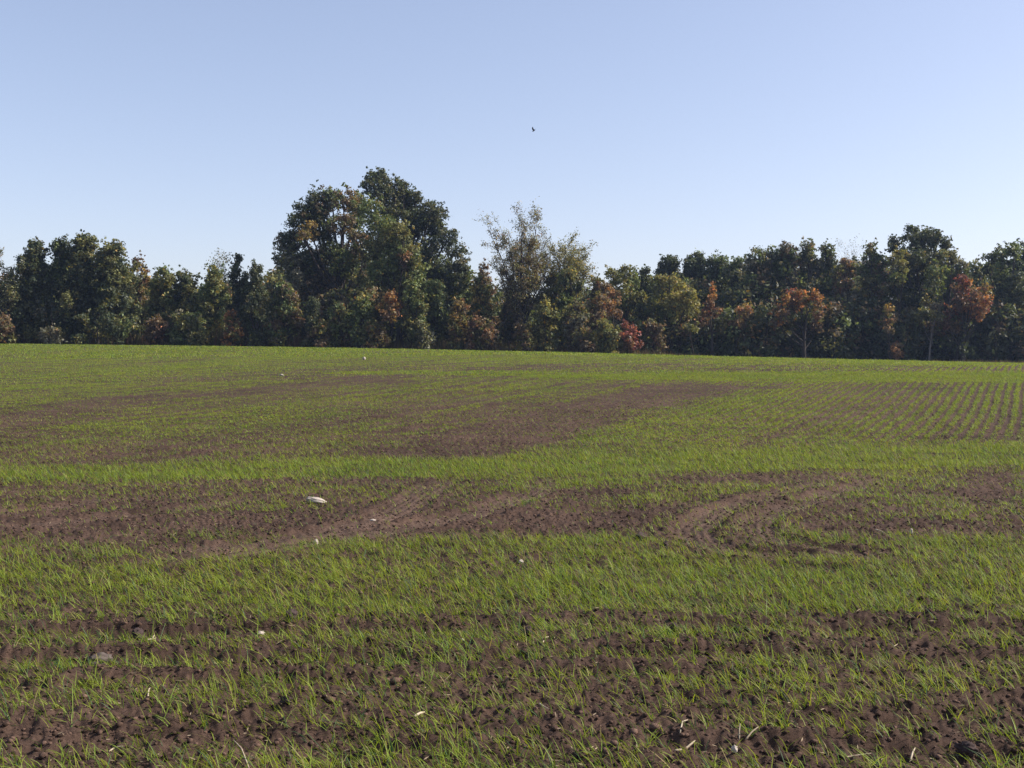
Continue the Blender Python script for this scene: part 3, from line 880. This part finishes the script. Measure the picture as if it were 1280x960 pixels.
tree('shrub', 'olive bush in front of the yellow green tree at the left', 'bush', 240, 394, 32, 113, 'dome', ['olive', 'green', 'grey'], trunk=.06)
tree('shrub', 'orange brown bush left of the dark cone shaped cedar', 'bush', 292, 388, 15, 112.5, 'dome', ['rust', 'olive', 'orange'], trunk=.06)
tree('cedar_tree', 'dark cone shaped cedar standing at the field edge on the left', 'tree', 321, 328, 27, 112.5, 'cone', ['dark', 'dark', 'blue'], dens=1.3, size=.19, nl=26)
tree('cedar_tree', 'dark round topped tree behind the cone shaped cedar', 'tree', 298, 318, 17, 121, 'round', ['dark', 'blue'])
tree('broadleaf_tree', 'low olive tree between the cedar and the big domed tree', 'tree', 356, 352, 26, 113.5, 'dome', ['olive', 'green', 'brown'])
tree('cedar_tree', 'small dark pointed cedar below the big domed tree', 'tree', 393, 372, 18, 112.5, 'cone', ['blue', 'dark'], size=.18, dens=1.2)
# --- the big trees
tree('oak_tree', 'big domed oak with ochre patches, left one of the two giants', 'tree', 428, 232, 90, 122, None, ['dark', 'green', 'olive', 'brown'], trunk=.5, size=.25, clump=.9, lobes=[
    (398, 252, 17, 'blue'), (382, 265, 16, 'dark'), (415, 248, 15, 'green'), (430, 252, 17, 'brown'), (447, 256, 18, 'green'), (372, 283, 17, 'dark'), (366, 300, 17, 'dark'),
    (388, 290, 12, 'gold', -3), (378, 295, 10, 'gold', -4), (357, 307, 15, 'grey'), (400, 285, 19, 'dark'), (425, 280, 17, 'brown', -2), (450, 280, 22, 'green'), (410, 310, 20, 'dark'), (362, 330, 20, 'grey'),
    (385, 325, 19, 'olive'), (352, 325, 11, 'grey'), (446, 305, 15, 'brown', -3), (430, 330, 22, 'green'), (372, 352, 20, 'grey'), (400, 352, 20, 'brown'), (455, 335, 20, 'dark'),
    (420, 372, 20, 'dark'), (470, 300, 22, 'green', 1), (385, 385, 18, 'brown'), (445, 385, 20, 'dark')])
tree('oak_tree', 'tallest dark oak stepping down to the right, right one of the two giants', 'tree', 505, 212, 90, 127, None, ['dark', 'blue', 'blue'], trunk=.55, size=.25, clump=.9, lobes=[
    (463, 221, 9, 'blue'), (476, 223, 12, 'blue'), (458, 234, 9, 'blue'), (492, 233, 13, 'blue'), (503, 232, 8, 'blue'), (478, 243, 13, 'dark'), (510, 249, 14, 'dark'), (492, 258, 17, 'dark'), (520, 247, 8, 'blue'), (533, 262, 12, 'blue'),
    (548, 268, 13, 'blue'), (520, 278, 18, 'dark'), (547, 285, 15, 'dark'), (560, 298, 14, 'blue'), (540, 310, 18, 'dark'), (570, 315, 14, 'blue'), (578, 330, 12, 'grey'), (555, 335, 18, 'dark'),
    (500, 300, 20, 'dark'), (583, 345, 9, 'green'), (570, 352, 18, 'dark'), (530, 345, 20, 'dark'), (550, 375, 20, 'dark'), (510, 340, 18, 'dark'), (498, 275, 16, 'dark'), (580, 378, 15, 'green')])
tree('broadleaf_tree', 'olive tree with drooping crown in front of the two giants', 'tree', 500, 255, 45, 117, None, ['olive', 'green', 'green'], trunk=.3, lobes=[
    (462, 262, 15, 'green', 0), (478, 280, 17, 'green', 0), (495, 290, 15, 'olive', -1), (508, 305, 15, 'olive', -1), (515, 325, 15, 'olive', -1), (490, 318, 18, 'green', 0), (468, 310, 18, 'dark', 1), (475, 345, 20, 'green', 0), (520, 350, 16, 'green', -1),
    (502, 355, 16, 'olive', 0), (530, 370, 15, 'green', -1), (490, 345, 15, 'dark', 1), (506, 318, 8, 'rust', -2.5)])
tree('maple_tree', 'small orange maple glowing below the two giants', 'tree', 488, 362, 16, 113.5, None, ['orange', 'rust', 'gold'], trunk=.12, lobes=[(488, 373, 9, 'orange'), (480, 382, 9, 'gold'), (495, 380, 8, 'rust'), (486, 392, 10, 'rust')])
tree('broadleaf_tree', 'green small tree at the field edge left of the orange maple', 'tree', 452, 372, 22, 113, 'dome', ['green', 'green', 'olive'])
tree('broadleaf_tree', 'olive small tree at the field edge under the domed oak', 'tree', 425, 378, 20, 113.5, 'dome', ['olive', 'brown', 'green'])
tree('broadleaf_tree', 'pale leaved small tree at the field edge right of the orange maple', 'tree', 517, 352, 22, 113.5, 'dome', ['olive', 'green', 'green'])
tree('broadleaf_tree', 'dark small tree under the tallest oak', 'tree', 545, 350, 24, 115.5, 'dome', ['dark', 'green', 'green'])
tree('shrub', 'low brown bush under the domed oak', 'bush', 402, 402, 18, 112.4, 'dome', ['brown', 'olive'], trunk=.06)
tree('shrub', 'yellow brown bush in front of the orange maple', 'bush', 470, 404, 18, 112.4, 'dome', ['olive', 'yelg', 'brown'], trunk=.06)
tree('shrub', 'pale olive bush at the field edge under the tallest oak', 'bush', 528, 404, 18, 112.4, 'dome', ['olive', 'grey'], trunk=.06)
tree('broadleaf_tree', 'rust and gold tree leaning right of the tallest oak', 'tree', 574, 375, 20, 113.5, 'dome', ['rust', 'gold', 'olive'])
tree('broadleaf_tree', 'yellow green tree with gold leaves beside the nearly bare poplar', 'tree', 600, 345, 20, 118, 'dome', ['yelg', 'olive', 'gold', 'green'])
tree('broadleaf_tree', 'dull red brown tree top behind the yellow green tree', 'tree', 606, 328, 16, 125, 'round', ['brown', 'olive', 'rust'])
tree('shrub', 'rusty bush at the field edge left of the nearly bare poplar', 'bush', 600, 398, 24, 113, 'dome', ['rust', 'olive', 'brown'], trunk=.06)
# --- the thin trees
open_tree('poplar_tree', 'tall nearly bare poplar with many upright limbs in the middle', 'tree', 650, 118, [
    (652, 290, 1.2), (636, 298), (620, 306), (668, 292), (680, 306), (615, 322, .8), (688, 326, .8), (660, 315), (672, 335), (630, 338, .8), (645, 318), (682, 350), (640, 360, .8), (665, 365, .8)],
    ['olive', 'brown', 'grey', 'yelg', 'brown'], .20, 8, .15, M_BARK, fork=.16, spread=.36, lf=(.3, .6))
open_tree('poplar_tree', 'thin leaved poplar with pale see through crown right of the nearly bare poplar', 'tree', 704, 121, [
    (706, 308, 1.1), (716, 312), (726, 320), (696, 314), (732, 336), (728, 352), (718, 338), (700, 332), (712, 358), (722, 372)],
    ['grey', 'olive', 'yelg'], .15, 7, .16, M_BARK, fork=.22, spread=.36, lf=(.3, .6))
tree('broadleaf_tree', 'olive tree with gold leaves at the foot of the poplars', 'tree', 690, 340, 22, 119, 'dome', ['olive', 'olive', 'brown', 'yelg'])
tree('broadleaf_tree', 'dark green bushy tree between the two poplars', 'tree', 712, 335, 20, 117, 'col', ['green', 'dark', 'olive'])
tree('broadleaf_tree', 'brown tangled small tree under the nearly bare poplar', 'tree', 640, 365, 22, 121, 'dome', ['brown', 'grey', 'olive'], dens=.8)
tree('broadleaf_tree', 'yellow green small tree in front of the nearly bare poplar', 'tree', 684, 375, 20, 113.5, 'dome', ['yelg', 'olive', 'olive', 'green'])
tree('broadleaf_tree', 'grey olive small tree below the thin leaved poplar', 'tree', 722, 378, 22, 114, 'dome', ['grey', 'olive', 'brown'])
tree('shrub', 'low olive bush at the feet of the two poplars', 'bush', 655, 405, 18, 113, 'dome', ['olive', 'brown', 'yelg'], trunk=.06)
tree('broadleaf_tree', 'brown and olive tree right of the thin leaved poplar', 'tree', 750, 345, 20, 120, 'round', ['brown', 'olive', 'rust'])
tree('broadleaf_tree', 'mottled olive green tree standing over the red bush', 'tree', 784, 332, 27, 123, None, ['olive', 'green', 'yelg'], trunk=.25, lobes=[
    (768, 345, 13, 'olive'), (783, 342, 12, 'olive'), (792, 354, 12, 'green'), (774, 360, 15, 'olive'), (797, 372, 10, 'olive'), (785, 380, 13, 'green'), (768, 385, 14, 'green'), (780, 405, 14, 'dark')])
tree('maple_tree', 'slim orange tree running down to the red bush', 'tree', 768, 355, 12, 117, None, ['orange', 'rust', 'brown'], trunk=.12, lobes=[
    (757, 360, 8, 'brown'), (765, 366, 7, 'orange'), (770, 378, 7, 'orange'), (762, 385, 9, 'rust'), (752, 378, 10, 'brown'), (772, 392, 7, 'rust'), (748, 395, 10, 'brown')])
tree('sumac_bush', 'bright red bush at the field edge right of the poplars', 'bush', 786, 395, 12, 113.5, None, ['red', 'red', 'rust'], trunk=.08, lobes=[
    (781, 405, 6, 'red'), (788, 413, 8, 'red'), (793, 420, 7, 'red'), (782, 420, 8, 'red'), (788, 432, 9, 'rust'), (796, 430, 6, 'red')])
tree('shrub', 'green bush left of the bright red bush', 'bush', 757, 400, 20, 113, 'dome', ['green', 'olive', 'yelg'], trunk=.06)
tree('shrub', 'low yellowish bush in the gap under the thin leaved poplar', 'bush', 735, 412, 16, 112.6, 'dome', ['olive', 'yelg', 'brown'], trunk=.06)
# --- right hand wood
tree('broadleaf_tree', 'dark green tree just right of the mottled olive tree', 'tree', 806, 332, 20, 128, 'round', ['dark', 'green'], trunk=.25)
tree('broadleaf_tree', 'yellow green round tree in front of the dark wood', 'tree', 838, 345, 34, 120, None, ['yelg', 'olive', 'olive'], trunk=.25, lobes=[
    (822, 352, 10, 'olive'), (836, 350, 10, 'yelg'), (848, 360, 11, 'yelg'), (828, 368, 14, 'olive'), (846, 378, 12, 'yelg'), (862, 372, 11, 'yelg'), (868, 384, 9, 'yelg'), (818, 385, 13, 'green'), (855, 392, 12, 'olive'), (835, 395, 13, 'green')])
tree('broadleaf_tree', 'green tree low down left of the yellow green round tree', 'tree', 812, 368, 20, 122, 'round', ['green', 'dark', 'blue'])
tree('maple_tree', 'small rusty tree under the yellow green round tree', 'tree', 816, 398, 18, 116, 'round', ['rust', 'brown', 'olive'], dens=.8)
tree('broadleaf_tree', 'round dark blue green crown, leftmost of the far wood top', 'tree', 838, 318, 24, 136, 'high', ['blue', 'dark'], trunk=.3)
tree('broadleaf_tree', 'broad blue green crown right of the leftmost far crown', 'tree', 868, 316, 25, 135, 'high', ['blue', 'green', 'blue'], trunk=.3)
tree('broadleaf_tree', 'flat topped green crown above the red orange narrow tree', 'tree', 896, 318, 23, 134, 'high', ['green', 'blue'], trunk=.3)
tree('broadleaf_tree', 'grey green crown with pale edge left of the notch in the wood', 'tree', 920, 321, 19, 131, 'high', ['grey', 'green', 'blue'], trunk=.28)
tree('broadleaf_tree', 'pale topped tree right of the notch in the wood', 'tree', 946, 312, 25, 126, 'col', ['grey', 'blue', 'green'], trunk=.28)
tree('broadleaf_tree', 'first tall rounded green tree of the pair right of the pale topped tree', 'tree', 967, 307, 20, 127, 'col', ['blue', 'green'], trunk=.28)
tree('broadleaf_tree', 'tall narrow tree with reddish brown tip between two green trees', 'tree', 987, 304, 20, 126, 'col', ['grey', 'brown', 'green'], trunk=.28)
tree('broadleaf_tree', 'tallest pale green column tree over the orange tree', 'tree', 1011, 301, 21, 126, 'col', ['green', 'grey', 'blue'], trunk=.28)
tree('broadleaf_tree', 'slim green tree right of the tallest pale green column tree', 'tree', 1030, 303, 18, 127, 'col', ['green', 'blue'], trunk=.28)
tree('maple_tree', 'narrow red orange tree glowing in the dark wood', 'tree', 889, 355, 11, 118, None, ['orange', 'red', 'rust'], trunk=.14, lobes=[
    (890, 362, 5, 'orange'), (892, 371, 6, 'orange'), (888, 380, 6, 'rust'), (883, 390, 9, 'rust'), (893, 390, 7, 'rust'), (880, 402, 9, 'brown')])
tree('broadleaf_tree', 'little yellow leaved sapling lit at the edge of the dark wood', 'tree', 866, 405, 12, 113.5, None, ['yelg', 'olive'], trunk=.06, lobes=[(870, 411, 4, 'yelg'), (864, 410, 4, 'olive'), (856, 409, 3, 'olive')], dens=.8)
tree('maple_tree', 'small orange topped tree in the middle of the dark wood', 'tree', 931, 378, 12, 118, None, ['orange', 'rust', 'gold'], trunk=.12, lobes=[
    (930, 384, 6, 'gold'), (936, 387, 5, 'orange'), (925, 388, 5, 'rust'), (932, 397, 9, 'brown'), (921, 402, 9, 'brown')])
tree('maple_tree', 'spreading orange red maple in front of the column trees', 'tree', 1006, 360, 32, 117, None, ['orange', 'rust', 'olive'], trunk=.22, lobes=[
    (990, 370, 8, 'red'), (1000, 370, 8, 'orange'), (982, 376, 7, 'orange'), (1010, 376, 8, 'orange'), (1020, 368, 7, 'orange'), (1025, 380, 7, 'orange'), (992, 384, 9, 'rust'), (975, 388, 9, 'brown'), (1004, 394, 11, 'green'), (1022, 394, 9, 'rust'), (988, 402, 12, 'dark'), (1020, 408, 9, 'brown'), (970, 402, 10, 'brown')])
tree('broadleaf_tree', 'rusty brown tree with dead twigs at its top right of the column trees', 'tree', 1055, 322, 24, 123, 'round', ['brown', 'rust', 'olive', 'grey'], trunk=.25)
open_tree('twiggy_tree', 'bare twigs of a dying tree poking above the rusty brown tree', 'tree', 1064, 127, [(1060, 320), (1066, 322)], ['grey'], .06, 1, .12, M_BARKP)
tree('broadleaf_tree', 'brownish green tree with a twiggy top left of the tallest right crown', 'tree', 1088, 304, 26, 125, 'round', ['brown', 'olive', 'green'], trunk=.3)
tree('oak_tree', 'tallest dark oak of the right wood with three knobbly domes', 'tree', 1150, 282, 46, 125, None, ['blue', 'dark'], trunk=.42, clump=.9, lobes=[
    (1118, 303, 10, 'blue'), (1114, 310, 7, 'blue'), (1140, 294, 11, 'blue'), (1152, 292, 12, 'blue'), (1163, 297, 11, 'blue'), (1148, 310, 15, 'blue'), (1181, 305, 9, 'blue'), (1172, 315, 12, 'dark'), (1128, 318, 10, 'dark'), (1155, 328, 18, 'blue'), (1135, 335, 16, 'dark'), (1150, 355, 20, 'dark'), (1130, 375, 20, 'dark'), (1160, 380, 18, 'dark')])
tree('broadleaf_tree', 'yellow tipped green tree leaning on the left of the knobbly oak', 'tree', 1124, 312, 16, 121, None, ['yelg', 'olive'], trunk=.15, lobes=[(1122, 317, 7, 'yelg'), (1132, 321, 7, 'yelg'), (1116, 325, 8, 'olive'), (1128, 333, 9, 'olive'), (1122, 348, 11, 'green')])
tree('broadleaf_tree', 'sloping green tree between the knobbly oak and the orange red tree', 'tree', 1185, 315, 26, 121, None, ['green', 'olive', 'blue'], trunk=.28, lobes=[
    (1178, 325, 11, 'olive'), (1190, 323, 10, 'olive'), (1200, 332, 9, 'grey'), (1172, 340, 12, 'green'), (1188, 345, 13, 'green'), (1205, 342, 8, 'green'), (1168, 362, 13, 'green'), (1180, 372, 12, 'green'), (1212, 335, 7, 'green')])
tree('broadleaf_tree', 'small tree with yellow and white branches low in the right wood', 'tree', 1163, 372, 13, 117, None, ['olive', 'yelg', 'grey'], trunk=.10, lobes=[(1158, 378, 7, 'yelg'), (1170, 382, 7, 'grey'), (1160, 390, 8, 'olive'), (1170, 396, 8, 'olive'), (1152, 398, 8, 'olive'), (1168, 408, 9, 'brown')], bark=M_BARKP, dens=.9)
tree('maple_tree', 'large orange red maple near the right edge', 'tree', 1205, 342, 28, 117, None, ['orange', 'rust', 'red'], trunk=.25, lobes=[
    (1203, 349, 7, 'red'), (1208, 356, 8, 'orange'), (1199, 363, 9, 'rust'), (1212, 368, 10, 'orange'), (1224, 372, 8, 'orange'), (1202, 378, 11, 'rust'), (1217, 385, 10, 'orange'), (1232, 362, 6, 'gold'), (1190, 392, 11, 'rust'), (1205, 396, 12, 'orange'), (1222, 394, 8, 'rust'), (1182, 404, 9, 'rust'), (1196, 410, 10, 'brown'), (1176, 412, 8, 'brown')])
tree('shrub', 'small rusty red bush in the black shade right of the middle of the wood', 'bush', 1122, 428, 10, 114.5, None, ['rust', 'orange', 'brown'], trunk=.05, lobes=[(1118, 434, 6, 'rust'), (1126, 432, 5, 'brown'), (1122, 442, 7, 'rust'), (1112, 412, 6, 'brown')])
tree('maple_tree', 'dull gold sapling in the shade under the yellow tipped tree', 'tree', 1111, 378, 10, 117, None, ['olive', 'rust'], trunk=.08, lobes=[(1112, 385, 7, 'gold'), (1108, 393, 6, 'olive'), (1112, 402, 7, 'rust')], dens=.7)
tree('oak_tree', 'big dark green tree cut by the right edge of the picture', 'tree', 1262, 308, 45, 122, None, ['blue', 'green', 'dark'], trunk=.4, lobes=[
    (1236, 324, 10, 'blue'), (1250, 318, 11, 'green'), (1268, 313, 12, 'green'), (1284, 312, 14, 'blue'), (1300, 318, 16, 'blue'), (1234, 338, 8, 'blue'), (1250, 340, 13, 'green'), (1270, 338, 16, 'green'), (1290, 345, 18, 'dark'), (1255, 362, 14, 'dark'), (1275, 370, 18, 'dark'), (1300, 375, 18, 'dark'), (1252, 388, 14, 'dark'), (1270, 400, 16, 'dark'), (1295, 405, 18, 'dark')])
tree('broadleaf_tree', 'low pale green tree filling the gap left of the right edge oak', 'tree', 1222, 326, 15, 131, 'high', ['green', 'olive'], trunk=.25)

# ------------------------------------------------------------------ the deep wood behind, one mass nobody could count
def build_wood():
    R = np.random.default_rng(99)
    # skyline of the mass in pixels, kept below the single trees
    sx = [-420, -100, 0, 60, 130, 170, 240, 300, 350, 420, 540, 590, 640, 700, 760, 820, 900, 940, 1050, 1100, 1200, 1280, 1400, 1700]
    sy = [330, 330, 345, 325, 328, 345, 352, 345, 330, 300, 300, 345, 360, 362, 352, 340, 330, 322, 318, 318, 330, 318, 310, 305]
    C, RR, PP = [], [], []
    V, Fc = [], []; nb = 0
    for row, (d, lift) in enumerate([(121, 55), (127, 22), (133, 6), (140, 3), (148, 0)]):
        for px in np.arange(-400, 1680, 9 if 820 < 0 else 13):
            px = px + R.uniform(-6, 6); dd = d + R.uniform(-3, 3)
            if row == 0 and 590 < px < 740: continue
            top = P(px, np.interp(px, sx, sy) + lift + R.uniform(0, 14), dd)[2]
            x = ray(px, 440).x * dd; bz = float(zmac(x, dd))
            v_, f_ = tube([(x, dd, bz - .1), (x + R.normal(0, .2), dd, bz + (top - bz) * .5), (x + R.normal(0, .4), dd, top - .5)], [.17, .13, .04], 6)
            V.append(v_); Fc.append(f_ + nb); nb += len(v_)
            right = px > 830
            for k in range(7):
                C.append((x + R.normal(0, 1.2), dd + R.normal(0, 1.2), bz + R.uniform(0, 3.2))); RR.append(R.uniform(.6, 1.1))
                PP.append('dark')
            for k in range(20):
                q = R.random() ** (.7 if right else .9)
                z = bz + (top - bz) * (.04 + .94 * q)
                w = 1.9 * math.sqrt(max(.1, 1 - abs(q - .5) * 1.5))
                C.append((x + R.normal(0, w * .6), dd + R.normal(0, w * .6), z)); RR.append(R.uniform(.6, 1.15))
                PP.append(['dark', 'dark', 'blue', 'green', 'brown', 'olive', 'olive'][R.integers(0, 5 if right else 7)])
    C = np.array(C); RR = np.array(RR)
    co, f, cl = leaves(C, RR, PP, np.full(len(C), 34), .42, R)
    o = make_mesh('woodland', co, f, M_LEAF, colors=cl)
    tag(o, 'dark depths of the autumn wood behind the trees along the field', 'woodland', kind='stuff')
    o2 = make_mesh('woodland_stems', np.concatenate(V), np.concatenate(Fc), M_BARK, o)
build_wood()

def build_weeds():
    """tall dry grass and weeds along the foot of the wood"""
    R = np.random.default_rng(55)
    n = 26000
    px = R.uniform(-300, 1580, n)
    d = 112.6 + 3.2 * R.random(n)
    x = (px - 640) / F * d
    hgt = np.interp(px, [-300, 150, 180, 330, 420, 640, 700, 820, 900, 1280, 1580], [1.8, 1.7, 2.5, 2.5, 1.8, 1.6, 1.3, 1.1, .7, .6, .6])
    L = hgt * R.uniform(.4, 1.25, n) * (.8 + .4 * noise(x, d, 2.5, 5))
    z = zmac(x, d)
    a = R.uniform(0, 6.28, n); ln = R.normal(0, .22, n); w = R.uniform(.02, .06, n)
    tipx = x + np.cos(a) * L * ln; tipy = d + np.sin(a) * L * ln
    b = R.uniform(0, 3.14, n)
    co = np.stack([np.stack([x - np.cos(b) * w, d - np.sin(b) * w, z], 1), np.stack([x + np.cos(b) * w, d + np.sin(b) * w, z], 1), np.stack([tipx, tipy, z + L], 1)], 1)
    mix = R.random(n)[:, None]
    c = np.where(mix < .45, np.array([.16, .12, .065]), np.where(mix < .8, np.array([.09, .10, .035]), np.array([.12, .07, .05])))
    c = c * R.uniform(.6, 1.2, n)[:, None]
    o = make_mesh('tall_weeds', co.reshape(-1, 3), np.arange(n * 3).reshape(-1, 3), M_DRY, colors=np.repeat(c, 3, 0))
    tag(o, 'tall dry weeds and grass along the foot of the wood', 'weeds', kind='stuff')
build_weeds()

# ------------------------------------------------------------------ bird
def build_bird():
    c = P(667.5, 163.5, 92)
    # body, tail and both wings are one continuous skin: left wing raised, right wing swept back
    prof = [(-.17, .004, .030), (-.13, .010, .026), (-.08, .020, .014), (-.02, .034, .004), (.05, .036, 0), (.10, .026, .006), (.135, .024, .014), (.16, .014, .012), (.185, .003, .008)]
    me = bpy.data.meshes.new('bird')
    import bmesh
    bm = bmesh.new()
    rings = []
    for (x, r, z) in prof:
        rings.append([bm.verts.new((x, math.cos(a) * r * (1.6 if x < -.12 else 1), z + math.sin(a) * r * (.35 if x < -.12 else 1))) for a in np.linspace(0, 2 * math.pi, 10, endpoint=False)])
    for a, b in zip(rings, rings[1:]):
        for k in range(10):
            bm.faces.new((a[k], a[(k + 1) % 10], b[(k + 1) % 10], b[k]))
    bm.faces.new(rings[0][::-1]); bm.faces.new(rings[-1])
    def wing(side, up):
        pts = [(.06, .02, .02), (-.05, .02, .02)]
        secs = [(.03, .06, -.05, .02), (.10, .075, -.06, .05), (.19, .055, -.075, .09), (.27, .005, -.095, .11), (.33, -.07, -.10, .10)]
        prev = None
        for (s, fx, bx, z) in secs:
            y = side * s * math.cos(up); zz = s * math.sin(up) + z * .25 + .012
            th = .006 * (1 - s / .36) + .0015
            ring = [bm.verts.new((fx, y, zz)), bm.verts.new(((fx + bx) / 2, y, zz + th)), bm.verts.new((bx, y, zz)), bm.verts.new(((fx + bx) / 2, y, zz - th))]
            if prev:
                for k in range(4): bm.faces.new((prev[k], prev[(k + 1) % 4], ring[(k + 1) % 4], ring[k]))
            else:
                bm.faces.new(ring)
            prev = ring
        bm.faces.new(prev[::-1])
    wing(1, 1.0); wing(-1, .25)
    bmesh.ops.recalc_face_normals(bm, faces=bm.faces)
    bm.to_mesh(me); bm.free()
    me.materials.append(M_BIRD)
    o = bpy.data.objects.new('bird', me); COL.objects.link(o)
    o.location = c; o.rotation_euler = (math.radians(-15), math.radians(22), math.radians(155))
    tag(o, 'small dark bird flying alone high over the trees', 'bird')
build_bird()

def build_haze():
    import bmesh
    me = bpy.data.meshes.new('haze'); bm = bmesh.new(); bmesh.ops.create_cube(bm, size=1)
    zb, zt = -6.0, 34.0
    for v in bm.verts:
        v.co = (v.co.x * 6400, v.co.y * 6400, zb if v.co.z < 0 else zt)
    bm.to_mesh(me); bm.free()
    m, n, l = node_mat('haze_air')
    out = n.new('ShaderNodeOutputMaterial'); vol = n.new('ShaderNodeVolumePrincipled')
    vol.inputs['Color'].default_value = (.50, .66, 1.0, 1)
    vol.inputs['Density'].default_value = HAZE
    vol.inputs['Anisotropy'].default_value = .3
    l.new(vol.outputs[0], out.inputs['Volume'])
    m.cycles.homogeneous_volume = True
    me.materials.append(m)
    o = bpy.data.objects.new('haze', me); COL.objects.link(o)
    tag(o, 'thin blue autumn haze in the air over the field', 'haze', kind='stuff')
HAZE = .00022
build_haze()
